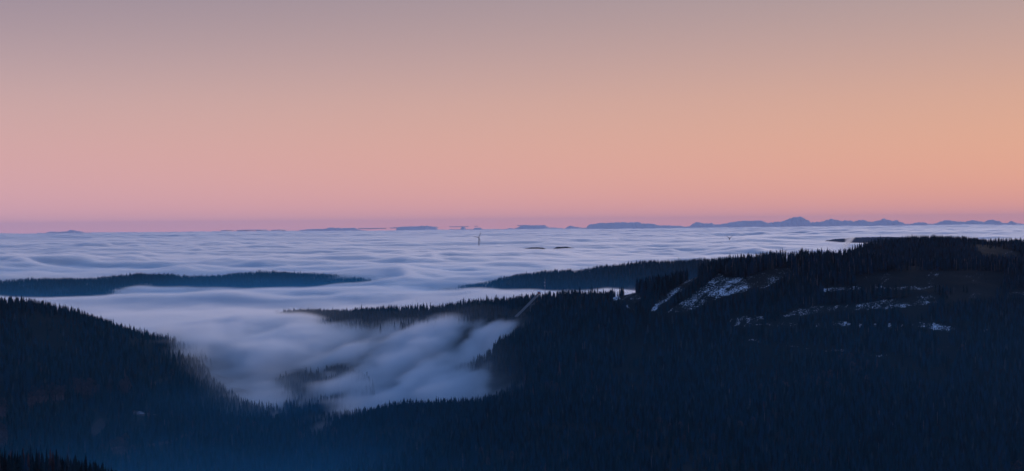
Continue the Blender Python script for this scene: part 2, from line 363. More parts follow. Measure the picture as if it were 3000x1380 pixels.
# clear-cuts and open ground as they lie on the slopes: (snow amount, brown amount, depth range, outline)
CUTS = [
 (0.95, .1, 2700, 3300, [(1902, 910), (1925, 882), (1985, 838), (2040, 802), (2056, 802), (2012, 836), (1960, 872), (1922, 903)]),
 (0.92, .1, 2700, 3300, [(1952, 914), (1998, 884), (2044, 850), (2090, 814), (2108, 799), (2130, 812), (2180, 812), (2200, 838), (2185, 852), (2150, 858), (2110, 868), (2060, 888), (2000, 915)]),
 (0.82, .1, 2700, 3300, [(2185, 812), (2230, 795), (2300, 783), (2322, 788), (2292, 810), (2250, 838), (2200, 842)]),
 (0.80, .3, 2600, 3200, [(1815, 876), (1848, 848), (1872, 860), (1882, 874), (1860, 884)]),
 (1.25, .0, 2600, 3200, [(1792, 876), (1800, 869), (1816, 867), (1816, 872), (1803, 876)]),
 (1.25, .0, 2600, 3200, [(1830, 893), (1838, 892), (1860, 904), (1860, 911), (1848, 905)]),
 (0.90, .3, 2500, 3200, [(2135, 939), (2150, 928), (2235, 920), (2240, 934), (2190, 940)]),
 (0.95, .3, 2500, 3200, [(2238, 940), (2330, 941), (2342, 948), (2330, 953), (2262, 952)]),
 (0.90, .3, 2600, 3200, [(2284, 926), (2330, 906), (2402, 894), (2440, 896), (2440, 908), (2360, 919)]),
 (0.88, .3, 2600, 3200, [(2436, 896), (2520, 889), (2590, 878), (2700, 868), (2746, 868), (2748, 880), (2650, 892), (2590, 900), (2436, 911)]),
 (0.45, .1, 2600, 3200, [(2630, 898), (2720, 890), (2715, 920), (2650, 918)]),
 (0.95, .2, 2700, 3300, [(2397, 848), (2410, 842), (2500, 837), (2532, 841), (2500, 846), (2420, 850)]),
 (0.85, .2, 2700, 3300, [(2575, 842), (2620, 838), (2686, 840), (2740, 838), (2735, 845), (2640, 847)]),
 (0.58, .1, 2700, 3400, [(2505, 806), (2600, 796), (2700, 792), (2850, 792), (2945, 800), (2930, 838), (2760, 836), (2640, 836), (2510, 832)]),
 (0.65, .1, 2600, 3200, [(2690, 848), (2735, 848), (2742, 866), (2710, 868)]),
 (0.70, .2, 2600, 3200, [(2762, 873), (2800, 862), (2918, 856), (2918, 866), (2800, 876)]),
 (0.75, .1, 2600, 3300, [(2955, 862), (2966, 848), (3100, 832), (3100, 858)]),
 (0.90, .2, 2500, 3100, [(2300, 944), (2336, 946), (2338, 953), (2300, 952)]),
 (0.90, .2, 2500, 3100, [(2386, 943), (2410, 943), (2410, 953), (2388, 952)]),
 (0.90, .2, 2500, 3100, [(2430, 942), (2470, 938), (2492, 942), (2488, 954), (2440, 952)]),
 (1.10, .0, 2500, 3100, [(2512, 945), (2524, 944), (2522, 956), (2512, 955)]),
 (1.10, .0, 2500, 3100, [(2554, 945), (2570, 944), (2568, 954), (2556, 954)]),
 (1.20, .0, 2500, 3100, [(2600, 945), (2616, 946), (2612, 957), (2602, 956)]),
 (1.00, .0, 2500, 3100, [(2636, 944), (2650, 944), (2650, 954), (2638, 954)]),
 (0.84, .3, 2500, 3100, [(2655, 948), (2690, 940), (2760, 948), (2790, 957), (2784, 967), (2720, 961)]),
 (0.55, .1, 2500, 3100, [(2735, 968), (2785, 972), (2778, 995), (2750, 990)]),
 (0.60, .1, 2400, 3000, [(2770, 1008), (2800, 1025), (2806, 1052), (2776, 1044), (2730, 1012)]),
 (0.72, .3, 2300, 2900, [(2712, 1082), (2760, 1078), (2790, 1086), (2740, 1092)]),
 (0.75, .3, 2300, 2900, [(2390, 1018), (2440, 1020), (2438, 1026), (2398, 1025)]),
 (0.72, .3, 2300, 2900, [(2584, 1039), (2634, 1041), (2632, 1047), (2590, 1045)]),
 (0.85, .2, 2300, 3000, [(2184, 990), (2226, 992), (2224, 999), (2190, 998)]),
 (0.95, .0, 2300, 3000, [(1770, 953), (1776, 953), (1775, 966), (1771, 966)]),
 (0.95, .0, 2300, 3000, [(1788, 952), (1800, 953), (1798, 966), (1790, 965)]),
 (0.60, .3, 2300, 3000, [(1826, 1058), (1850, 1046), (1880, 1018), (1884, 1026), (1858, 1055), (1832, 1064)]),
 (0.60, .2, 2200, 2900, [(1788, 1076), (1890, 1082), (1890, 1092), (1800, 1088)]),
 (0.45, .6, 2200, 2900, [(2230, 1102), (2250, 1104), (2320, 1122), (2310, 1130), (2280, 1114)]),
 (0.98, .2, 3500, 4100, [(2478, 728), (2500, 724), (2546, 732), (2540, 740), (2486, 742)]),
 (0.95, .1, 3300, 4100, [(2536, 741), (2548, 740), (2548, 754), (2536, 752)]),
 (0.62, .1, 3500, 4100, [(2860, 728), (2940, 728), (2990, 738), (2985, 746), (2880, 742)]),
 (0.55, 1.0, 2100, 2600, [(80, 1166), (112, 1158), (150, 1161), (185, 1147), (192, 1168), (150, 1170), (112, 1174), (84, 1187)]),
 (0.55, .9, 2100, 2700, [(206, 1132), (232, 1127), (262, 1132), (284, 1150), (280, 1156), (230, 1148)]),
 (0.50, .8, 2200, 2700, [(316, 1136), (324, 1134), (328, 1146), (320, 1148)]),
 (0.48, .8, 2200, 2700, [(345, 1140), (375, 1130), (384, 1136), (366, 1150)]),
 (0.55, 1.0, 2000, 2600, [(-30, 1190), (6, 1192), (26, 1204), (10, 1220), (-30, 1218)]),
 (0.66, .5, 2000, 2500, [(262, 1258), (276, 1238), (298, 1222), (318, 1246), (300, 1252), (290, 1262), (276, 1276)]),
 (0.95, .8, 2100, 2600, [(385, 1200), (416, 1206), (464, 1215), (464, 1219), (416, 1212), (387, 1209)]),
 (0.50, 1.0, 1900, 2400, [(320, 1310), (372, 1304), (376, 1330), (330, 1326)]),
 (0.65, .6, 1900, 2500, [(318, 1316), (420, 1304), (490, 1290), (580, 1258), (581, 1262), (492, 1296), (420, 1308)]),
 (0.40, 1.0, 1900, 2400, [(-30, 1250), (20, 1260), (25, 1300), (-30, 1300)]),
]
def track(s, b, d0, d1, pts, w=2.5):
    """a narrow snow-covered forest track: an outline of width 2w round a line"""
    CUTS.append((s, b, d0, d1, [(x, y - w) for x, y in pts] + [(x, y + w) for x, y in pts[::-1]]))
track(1.0, 0, 2600, 3200, [(2586, 899), (2650, 894), (2700, 887), (2748, 881)])
track(.95, .2, 2600, 3200, [(2290, 926), (2360, 915), (2440, 905)])
track(.84, .3, 2300, 3000, [(2290, 1008), (2350, 1014), (2390, 1021), (2440, 1023), (2500, 1028), (2590, 1042), (2640, 1046)])
track(.90, .2, 2500, 3100, [(2130, 950), (2200, 952), (2262, 949)], 2)
track(.80, .2, 2300, 2700, [(2100, 1187), (2160, 1188), (2228, 1190)], 2)
track(.80, .2, 2500, 3100, [(2786, 962), (2840, 965), (2900, 966)], 2)
track(.70, .1, 2400, 2900, [(1640, 984), (1700, 972), (1770, 956)], 2)
track(.85, .2, 2600, 3200, [(2500, 841), (2575, 843)], 2)
track(.85, .2, 2600, 3200, [(2918, 860), (2960, 856), (3040, 848)], 3)
track(.80, .2, 2300, 2900, [(2640, 1072), (2700, 1080), (2720, 1086), (2800, 1092)], 2)
CUTS.append((.72, .3, 2820, 3120, [(1570, 864), (1584, 866), (1562, 896), (1545, 925), (1536, 950), (1512, 948), (1506, 930), (1535, 900)]))
snow = np.zeros(GX.shape, np.float32) + 0.03; brown = np.zeros(GX.shape, np.float32)
wob = (fbm2(GX, GY, 60, 3, 0.6, 8.8) - 0.5) * 8
for s, b, d0, d1, poly in CUTS:
    a = np.array(poly, float)
    cx = (PX > a[:, 0].min() - 30) & (PX < a[:, 0].max() + 30) & (DD > d0) & (DD < d1)
    hit = np.zeros(GX.shape, bool)
    for oy in (0, 5):
        hit |= inpoly(PX + wob, PY - oy + wob * 0.3, poly)
    hit &= cx
    snow[hit] = np.maximum(snow[hit], s); brown[hit] = b
gm = np_mesh('ground', P3.reshape(-1, 3), grid_faces(*GX.shape), [M_ground], {'snow': snow, 'brown': brown}, smooth=True)
ground = tag(link('ground', gm), kind='structure')

# ------------------------------------------------------------------ fog: height of the fog top over the land
fp, fz = [], []
def T(px, py, D):
    p = at(px, py, D); fp.append((p[0], p[1])); fz.append(p[2])
def TZ(px, D, z):
    p = at(px, 700, D); fp.append((p[0], p[1])); fz.append(z)
for px in (-500, -200, 100, 400, 700, 1000): TZ(px, 4700, SEA - 2)
for px, z_ in ((980, -206), (1080, -200), (1180, -205)): TZ(px, 6150, z_)
for px in (-500, -250, 0, 200): TZ(px, 5200, SEA - 30); TZ(px, 5500, SEA - 36)
for px, D in ((1370, 5300), (1450, 5250), (1550, 5250), (1700, 5250)): TZ(px, D, SEA - 16)
for px in (450, 700, 900): TZ(px, 5750, SEA - 26); TZ(px, 5450, SEA - 12)
for px in (-500, 0, 400, 800, 1300, 1800, 2400, 3000, 3500): TZ(px, 5600, SEA); TZ(px, 7000, SEA)
for px in (-500, -200, 0, 200): TZ(px, 3300, SEA - 2)
TZ(400, 3300, SEA - 4); TZ(550, 3300, SEA - 2); TZ(650, 3500, SEA + 2); TZ(760, 3700, SEA + 4); TZ(300, 3900, SEA); TZ(700, 4200, SEA)
# pouring over the saddle and along the near side of the middle ridge
for px, py, D in ((620, 985, 3050), (690, 930, 3350), (780, 935, 3450), (860, 930, 3400), (850, 948, 3650), (950, 946, 3580), (1100, 941, 3480), (1250, 932, 3390), (1400, 907, 3270), (1500, 902, 3180), (1560, 955, 2900), (1600, 985, 2800), (700, 1000, 3000), (640, 1020, 2940), (700, 1045, 2860), (740, 1090, 2760), (780, 1060, 2830), (800, 1120, 2700), (800, 1172, 2580), (800, 1215, 2470), (720, 1230, 2440),
                  (950, 950, 3330), (1050, 946, 3300), (1150, 948, 3220), (1250, 950, 3160), (1350, 944, 3080), (1430, 930, 3030), (1500, 945, 2960), (1560, 968, 2880),
                  (900, 1020, 3030), (1000, 1010, 3010), (1150, 1010, 2980), (1300, 1000, 2950), (1400, 1000, 2930), (1500, 985, 2850),
                  (930, 1110, 2800), (1050, 1110, 2780), (1200, 1100, 2790), (1350, 1090, 2780), (1450, 1075, 2760), (1520, 1085, 2700),
                  (1050, 1190, 2600), (1150, 1180, 2640), (1250, 1158, 2680), (1350, 1138, 2690), (1450, 1115, 2690), (1520, 1100, 2680), (1600, 1130, 2600)):
    T(px, py, D)
for px, D in ((900, 4100), (1100, 4100), (1300, 4000), (1500, 3800), (1700, 3650), (1850, 3600), (1700, 4300), (1900, 4400), (2200, 4600), (2600, 5200), (3000, 5300)): TZ(px, D, SEA)
for px, D in ((400, 2300), (900, 2200), (1500, 2300), (2000, 2500), (0, 2300), (2400, 3000), (3000, 3300), (1800, 2900)): TZ(px, D, -420)
VEIL = [(550, 2900, .45), (600, 2860, .8), (560, 2780, .38), (610, 2740, .62), (650, 2790, .8), (650, 2660, .55), (700, 2700, .75), (690, 2590, .42), (750, 2560, .5)]
for px, D, v in VEIL:                                              # thin fog lying on the foot of the left hill
    p = at(px, 700, D); TZ(px, D, float(terrain(np.array([p[0]]), np.array([D * 1.0]))[0]) + 14)
FOG = RBF(fp, fz, 1.0)
def ridged(x, y, L, oct, off):
    return 1 - np.abs(fbm2(x, y, L, oct, 0.5, off) - 0.5) * 4          # rounded troughs, narrower crests
def swell(x, y):
    d = y
    rough = 0.5 + 1.2 * sstep(.38, .62, fbm2(x * 0.6, y, 5200, 2, 0.5, 40.0))      # smooth reaches between broken banks
    w = (fbm2(x * 0.5, y, 2800, 3, 0.5, 1.1) - 0.5) * 135
    w += (ridged(x * 0.55 + 900, y, 1300, 3, 5.1) * 72 - 32) * (.4 + .6 * rough)
    w += (ridged(x * 0.85, y, 430, 3, 2.2) * 23 - 10) * (1 - 0.5 * sstep(15000, 30000, d)) * rough
    bl = 1 - np.abs(fbm2(x, y * 0.9, 760, 3, 0.45, 14.4) - 0.5) * 5
    w += (np.clip(bl, 0, 1) ** 2 * 44 - 20) * rough * (1 - .6 * sstep(11000, 26000, y))
    w += (fbm2(x * 0.8, y, 150, 3, 0.6, 7.2) - 0.5) * 15 * rough
    for px, D, rx, ry in ((1590, 14000, 800, 1300), (1175, 14300, 300, 900), (2560, 16500, 1300, 1300), (1403, 15200, 300, 700)):
        w = w * (1 - bump(x, y, px, D, .75, rx, ry))
    return w
def bump(x, y, px, D, z, rx, ry):
    p = at(px, 700, D)
    return z * np.exp(-((x - p[0]) / rx) ** 2 - ((y - p[1]) / ry) ** 2)
def fogtop(x, y):
    near = sstep(3300, 4800, y)
    t = FOG(x, y) * (1 - sstep(6000, 7000, y)) + SEA * sstep(6000, 7000, y)
    t = t + 24 * (1 - sstep(3300, 3900, y)) * (1 - sstep(-520, -420, x)) + (22 * (1 - sstep(2980, 3200, y)) + 7) * sstep(-520, -420, x) * (1 - .6 * sstep(-140, -10, x) * sstep(2720, 2800, y)) * (1 - sstep(3300, 3900, y)) + swell(x, y) * (0.12 + 0.88 * near)
    t = t + bump(x, y, 1440, 15900, 62, 1300, 900) + bump(x, y, 1170, 15000, 18, 500, 500) + bump(x, y, 2160, 16900, 75, 1000, 700)
    return t
# how much fog there is (1 = solid, 0 = none) over the near land
mp, mv = [], []
def Mk(px, py, D, v):
    p = at(px, py, D); mp.append((p[0], p[1])); mv.append(v)
for px in (-500, -200, 0, 200, 400): Mk(px, 900, 3150, 1); Mk(px, 900, 4200, 1)
for px in (-400, 0, 200, 400, 520): Mk(px, 950, 2880 + 0 * px, 0.15); Mk(px, 1050, 2600, 0.0); Mk(px, 1200, 2300, 0)
for px, py, D, v in ((600, 1000, 3100, 1.0), (620, 1040, 2880, .6), (520, 1080, 2740, .1), (520, 1040, 2860, .1), (700, 1010, 3000, 1), (720, 1090, 2760, .72), (760, 1040, 2900, 1.0), (770, 1100, 2760, 1.1), (780, 1150, 2660, 1.1), (785, 1185, 2590, .75), (790, 1220, 2500, .2), (790, 1260, 2420, 0),
                     (850, 1020, 2980, .9), (850, 1080, 2830, .34), (860, 1130, 2710, .18), (900, 1190, 2580, -.1), (870, 1200, 2560, -.1), (960, 1020, 3010, .9), (950, 1060, 2900, .55), (960, 1120, 2760, .32), (960, 1190, 2560, -.1), (1050, 1050, 2930, .75), (1050, 1110, 2780, .5), (1060, 1180, 2600, .26), (1100, 1210, 2480, -.1),
                     (1150, 1000, 3000, 1), (1150, 1080, 2850, .85), (1180, 1140, 2720, .9), (1250, 1000, 2980, 1), (1300, 1030, 2900, .62), (1260, 1090, 2800, .7), (1330, 1090, 2790, .58), (1300, 1135, 2720, 1.1), (1400, 1120, 2720, 1.3), (1480, 1110, 2700, 1.3), (1520, 1095, 2700, .7), (1560, 1090, 2690, 0),
                     (1380, 1000, 2920, .9), (1400, 1050, 2830, .52), (1450, 1070, 2780, .36), (1500, 1060, 2760, .1), (1480, 1020, 2800, .65), (1500, 975, 2870, 1.0), (1560, 985, 2820, .95), (1600, 988, 2790, 0.8), (1590, 960, 2860, 0.7), (1640, 1000, 2760, 0.0), (1680, 920, 2900, -.2), (1650, 960, 2850, -.1), (1700, 1000, 2700, -.2), (1400, 1190, 2480, 0), (1250, 1200, 2500, 0.1), (1610, 930, 2960, 0.1), (1530, 930, 2990, .6),
                     (900, 960, 3300, 1), (1100, 950, 3250, 1), (1300, 950, 3120, 1), (1450, 950, 3000, 1), (800, 930, 3450, 1)):
    Mk(px, py, D, v)
for px, D, v in VEIL: Mk(px, 700, D, v)
for px in (600, 900, 1200, 1500, 1800, 2100): Mk(px, 900, 4300, 1)
for px in (800, 1100, 1400, 1700, 2000, 2400, 3000): Mk(px, 1250, 2200, 0)
for px in (1750, 2000, 2300, 2700, 3100): Mk(px, 950, 2900, 0)
MASK = RBF(mp, mv, 1.0)

def fog_volume(name, xr, yr, zr, res, dens, fine, step, M_fog=None):
    M_fog = M_mist if fine in ('mist', 'ridge') else M_white_fog
    nx, ny, nz = res
    xs = np.linspace(*xr, nx, dtype=np.float32); ys = np.linspace(*yr, ny, dtype=np.float32); zs = np.linspace(*zr, nz, dtype=np.float32)
    X2, Y2 = np.meshgrid(xs, ys, indexing='ij')
    top = fogtop(X2, Y2).astype(np.float32)
    ter = terrain(X2, Y2).astype(np.float32) if yr[0] < 7000 else np.full(top.shape, -430, np.float32)
    X, Y, Zz = np.meshgrid(xs, ys, zs, indexing='ij')
    h = top[:, :, None] - Zz                                       # depth under the fog top
    e = lambda v, a, b, w: sstep(a, a + w, v) * (1 - sstep(b - w, b, v))
    if fine == 'mist':
        n1 = noise3(X / 420, Y / 420, Zz / 130)
        low = 1 - sstep(-390, -250, Zz)
        d = dens * (.05 * (1 - sstep(-200, -70, Zz)) + low * (.2 + 0.9 * n1) * (1 - .92 * sstep(-650, 250, X)) * 1.9) * e(X, xr[0], xr[1], 200) * e(Y, yr[0], yr[1], 250)
    elif fine == 'wisp':
        u = (Zz - zr[0]) / (zr[1] - zr[0]); cx = xr[0] + (xr[1] - xr[0]) * (.28 + .45 * u); n1 = noise3(X / 9, Y / 9, Zz / 9)
        q = np.sqrt((X - cx) ** 2 + (Y - sum(yr) / 2) ** 2) / (7 + 7 * u)
        d = dens * (1 - sstep(.3, 1.15, q + (n1 - .5) * .9)) * (1 - sstep(.8, 1.0, u))
    elif fine == 'ridge':
        n1 = noise3(X / 380, Y / 500, Zz / 90)
        d = dens * np.exp(-np.clip(Zz - SEA, 0, 500) / 34) * (.4 + 1.0 * n1) * e(Y, yr[0], yr[1], 400) * e(X, xr[0], xr[1], 200) * (1 - sstep(zr[1] - 25, zr[1], Zz))
    elif fine:
        m = MASK(X2, Y2).astype(np.float32)
        m = m * (1 - sstep(3300, 3700, Y2)) + sstep(3300, 3700, Y2)
        # streaks run down the slope
        n1 = noise3((X - Y * .3) / 72, (Y + X * .3) / 330, Zz / 60) * .42 + noise3((X - Y * .35) / 36 + 5, (Y + X * .3) / 170, Zz / 30) * .35 + noise3((X - Y * .5) / 20, Y / 48 + 3, Zz / 14) * .23
        w = m[:, :, None] * 1.95 + (n1 - 0.5) * 4.2 - 0.72
        solid = sstep(2980, 3350, Y)
        body = np.clip(w, 0, 1.2)
        body = body * (1 - solid) + solid * np.clip(m[:, :, None] * 1.4 + (n1 - .5) * .6, 0, 1)
        hh = h + (n1 - 0.5) * (105 - 80 * solid)
        d = sstep(-4, 24, hh) * body * dens + 0.0006 * np.exp(-np.clip(-h, 0, 500) / 22) * np.clip(m[:, :, None] * 2, 0, 1)
        above = Zz - ter[:, :, None]
        d *= sstep(-30, 6, above)
        # a feathered skirt of thin fog creeping out between the nearer trees
        d += 0.005 * sstep(.07, .6, m)[:, :, None] * np.exp(-np.clip(above - 12, 0, 400) / 16) * sstep(-20, 0, above) * (.3 + 1.4 * n1) * (1 - sstep(2760, 2900, Y)) * (1 - sstep(-90, 20, X))
        # thin blue valley mist
        d *= 1 - sstep(yr[1] - 300, yr[1], Y)
    else:
        n1 = noise3(X / fine_l(yr) , Y / fine_l(yr), Zz / 30) * .65 + noise3(X * 2.3 / fine_l(yr), Y * 2.3 / fine_l(yr) + 3, Zz / 13) * .35
        d = sstep(-4, 14 if yr[0] < 9000 else 18, h + (n1 - 0.5) * 22) * dens
        if yr[0] < 7000: d *= sstep(yr[0], yr[0] + 300, Y)
    d = d.astype(np.float32)
    d[d < dens * 0.004] = 0
    carrier_me = bpy.data.meshes.new(name + '_samples')
    carrier_me.vertices.add(d.size)
    a = carrier_me.attributes.new('d', 'FLOAT', 'POINT'); a.data.foreach_set('value', (d * 1000).ravel())      # grids hold density x 1000, thin air would be clipped away otherwise
    carrier = bpy.data.objects.new(name + '_samples', carrier_me)     # data only, never linked to the scene
    vol = bpy.data.volumes.new(name)
    o = bpy.data.objects.new(name, vol); C.objects.link(o)
    g = bpy.data.node_groups.new(name + '_nodes', 'GeometryNodeTree')
    g.interface.new_socket('Geometry', in_out='INPUT', socket_type='NodeSocketGeometry')
    g.interface.new_socket('Geometry', in_out='OUTPUT', socket_type='NodeSocketGeometry')
    go = g.nodes.new('NodeGroupOutput')
    oi = g.nodes.new('GeometryNodeObjectInfo'); oi.inputs['Object'].default_value = carrier
    na = g.nodes.new('GeometryNodeInputNamedAttribute'); na.data_type = 'FLOAT'; na.inputs['Name'].default_value = 'd'
    si = g.nodes.new('GeometryNodeSampleIndex'); si.data_type = 'FLOAT'; si.domain = 'POINT'; si.clamp = True
    pos = g.nodes.new('GeometryNodeInputPosition'); sp = g.nodes.new('ShaderNodeSeparateXYZ'); g.links.new(pos.outputs[0], sp.inputs[0])
    idx = []
    for k, (r, n) in enumerate(((xr, nx), (yr, ny), (zr, nz))):
        s = mth(g, 'DIVIDE', mth(g, 'SUBTRACT', sp.outputs[k], float(r[0])), (r[1] - r[0]) / (n - 1))
        s = mth(g, 'MAXIMUM', mth(g, 'MINIMUM', mth(g, 'ROUND', s), float(n - 1)), 0.0)
        idx.append(s)
    # integer arithmetic, floats would run out of digits
    def im(op, a, b):
        n = g.nodes.new('FunctionNodeIntegerMath'); n.operation = op
        for i, v in enumerate((a, b)):
            if isinstance(v, int): n.inputs[i].default_value = v
            else: g.links.new(v, n.inputs[i])
        return n.outputs[0]
    ii = im('ADD', im('MULTIPLY', im('ADD', im('MULTIPLY', idx[0], ny), idx[1]), nz), idx[2])
    g.links.new(oi.outputs['Geometry'], si.inputs['Geometry']); g.links.new(na.outputs[0], si.inputs['Value']); g.links.new(ii, si.inputs['Index'])
    vc = g.nodes.new('GeometryNodeVolumeCube'); g.links.new(si.outputs[0], vc.inputs['Density'])
    vc.inputs['Min'].default_value = (xr[0], yr[0], zr[0]); vc.inputs['Max'].default_value = (xr[1], yr[1], zr[1])
    vc.inputs['Resolution X'].default_value = nx; vc.inputs['Resolution Y'].default_value = ny; vc.inputs['Resolution Z'].default_value = nz
    sm = g.nodes.new('GeometryNodeSetMaterial'); sm.inputs['Material'].default_value = M_fog
    g.links.new(vc.outputs[0], sm.inputs[0]); g.links.new(sm.outputs[0], go.inputs[0])
    md = o.modifiers.new('fog', 'NODES'); md.node_group = g
    vol.materials.append(M_fog)
    vol.render.space = 'WORLD'; vol.render.step_size = step
    tag(o, kind='stuff')
    return o
def fine_l(yr): return 170.0 if yr[0] < 9000 else 700.0
M_white_fog = mat_volume('fog', (0.965, 0.973, 0.988), 0.45)
M_mist = mat_volume('blue_mist', (0.08, 0.56, 0.98))
fog_volume('valley_fog', (-1500, 900), (2250, 4700), (-420, -170), (300, 306, 50), 0.05, True, 11)
fog_volume('cloud_sea', (-6200, 6200), (4350, 15500), (-350, -150), (496, 446, 40), 0.055, False, 22)
fog_volume('far_cloud_sea', (-18500, 18500), (15400, 46000), (-360, -120), (370, 380, 34), 0.045, False, 55)
fog_volume('farthest_cloud_sea', (-38000, 38000), (45500, 94000), (-360, -130), (380, 300, 24), 0.03, False, 140)
fog_volume('valley_mist', (-2000, 2000), (1450, 3600), (-430, -60), (90, 80, 30), 0.0009, 'mist', 60)
fog_volume('ridge_mist', (-4200, 4200), (4500, 7200), (-300, -110), (120, 60, 30), 0.0007, 'ridge', 80)

p = at(2484, 714, 4120)
fog_volume('fog_wisp', (p[0] - 26, p[0] + 26), (p[1] - 24, p[1] + 24), (p[2] - 12, p[2] + 22), (34, 30, 26), 0.09, 'wisp', 2)

# ------------------------------------------------------------------ haze
bm = bmesh.new(); bmesh.ops.create_cube(bm, size=1.0)
hx, hy0, hy1, hz0, hz1 = 56000, -300, 98000, -435, 500
for v in bm.verts: v.co = (v.co.x * 2 * hx, (hy0 + hy1) / 2 + v.co.y * (hy1 - hy0), (hz0 + hz1) / 2 + v.co.z * (hz1 - hz0))
hm = bpy.data.meshes.new('haze'); bm.to_mesh(hm); bm.free()
hm.materials.append(mat_volume('haze_air', (0.58, 0.66, 0.88), 0.0, 0.7e-5))
tag(link('haze', hm), kind='stuff')

# ------------------------------------------------------------------ far mountains: traced skylines given their real distance and depth
def skyline(name, pts, D, depth=1300, base=-300, jag=0.0):
    """a range whose crest follows pts; rough front and back slopes"""
    a = np.array(pts, float)
    n = max(24, int((a[-1, 0] - a[0, 0]) / 2.2))
    xs = np.linspace(a[0, 0], a[-1, 0], n); ys = np.interp(xs, a[:, 0], a[:, 1])
    rr = np.random.RandomState(int(a[0, 0]) + 500)
    ys = ys + np.convolve(rr.randn(n), [.25, .5, .25], 'same') * 0.8
    ys = ys - jag * np.abs(np.interp(xs, np.arange(xs[0], xs[-1] + 12, 8), rr.randn(len(np.arange(xs[0], xs[-1] + 12, 8)))))
    rows = []
    prof = [(-1, 0), (-.7, .22), (-.45, .5), (-.22, .74), (-.08, .93), (0, 1), (.15, .9), (.5, .5), (1, 0)]
    for u, hfrac in prof:
        row = []
        for i, (px, py) in enumerate(zip(xs, ys)):
            p = at(px, py, D)
            jit = (rr.rand() - .5) * 160 * (0 < abs(u) < 1)
            z = base + (p[2] - base) * np.clip(hfrac + (rr.rand() - .5) * .12 * (0 < abs(u) < 1), 0, .97 if u else 1)
            row.append((p[0] + jit * .4, p[1] + u * depth + jit, z))
        rows.append(row)
    V = np.array(rows).reshape(-1, 3)
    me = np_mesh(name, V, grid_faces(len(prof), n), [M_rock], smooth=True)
    return tag(link(name, me), kind='structure')
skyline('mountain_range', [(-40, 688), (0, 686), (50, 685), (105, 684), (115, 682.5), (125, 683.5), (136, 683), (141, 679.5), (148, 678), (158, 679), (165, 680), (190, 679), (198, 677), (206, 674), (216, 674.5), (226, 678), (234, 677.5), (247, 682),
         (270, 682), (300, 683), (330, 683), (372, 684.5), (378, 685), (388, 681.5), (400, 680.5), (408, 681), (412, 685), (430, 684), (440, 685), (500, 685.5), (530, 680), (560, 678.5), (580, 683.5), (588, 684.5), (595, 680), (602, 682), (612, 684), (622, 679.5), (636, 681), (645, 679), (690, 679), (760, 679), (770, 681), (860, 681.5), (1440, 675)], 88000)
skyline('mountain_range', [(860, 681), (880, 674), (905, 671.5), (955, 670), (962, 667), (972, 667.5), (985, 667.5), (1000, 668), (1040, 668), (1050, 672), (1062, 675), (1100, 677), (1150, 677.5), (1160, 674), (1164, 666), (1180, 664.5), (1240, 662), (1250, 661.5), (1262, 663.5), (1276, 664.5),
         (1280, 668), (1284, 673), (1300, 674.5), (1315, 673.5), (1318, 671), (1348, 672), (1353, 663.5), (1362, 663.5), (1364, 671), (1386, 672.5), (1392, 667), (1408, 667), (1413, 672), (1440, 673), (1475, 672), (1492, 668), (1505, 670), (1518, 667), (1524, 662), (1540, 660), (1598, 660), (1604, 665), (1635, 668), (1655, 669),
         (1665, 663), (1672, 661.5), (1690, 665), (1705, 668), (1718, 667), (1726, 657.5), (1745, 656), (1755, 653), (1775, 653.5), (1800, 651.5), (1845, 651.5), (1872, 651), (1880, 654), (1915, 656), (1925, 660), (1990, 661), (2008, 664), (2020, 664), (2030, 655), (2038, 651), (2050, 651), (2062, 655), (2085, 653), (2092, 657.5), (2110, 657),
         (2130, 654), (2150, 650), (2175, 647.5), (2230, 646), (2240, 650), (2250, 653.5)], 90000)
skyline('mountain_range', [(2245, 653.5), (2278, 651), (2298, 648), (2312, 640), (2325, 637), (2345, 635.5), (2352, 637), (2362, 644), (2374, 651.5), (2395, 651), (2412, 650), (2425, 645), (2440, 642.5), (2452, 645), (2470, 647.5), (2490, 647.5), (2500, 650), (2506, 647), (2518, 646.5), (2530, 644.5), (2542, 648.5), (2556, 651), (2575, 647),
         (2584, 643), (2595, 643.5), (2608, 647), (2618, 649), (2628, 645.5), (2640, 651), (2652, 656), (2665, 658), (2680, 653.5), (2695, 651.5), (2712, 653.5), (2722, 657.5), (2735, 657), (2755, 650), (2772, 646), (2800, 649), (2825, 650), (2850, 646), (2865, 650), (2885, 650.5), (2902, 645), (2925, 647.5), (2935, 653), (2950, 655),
         (2962, 648), (2980, 654), (3000, 657), (3060, 658), (3150, 652), (3250, 657)], 91000, jag=1.3)
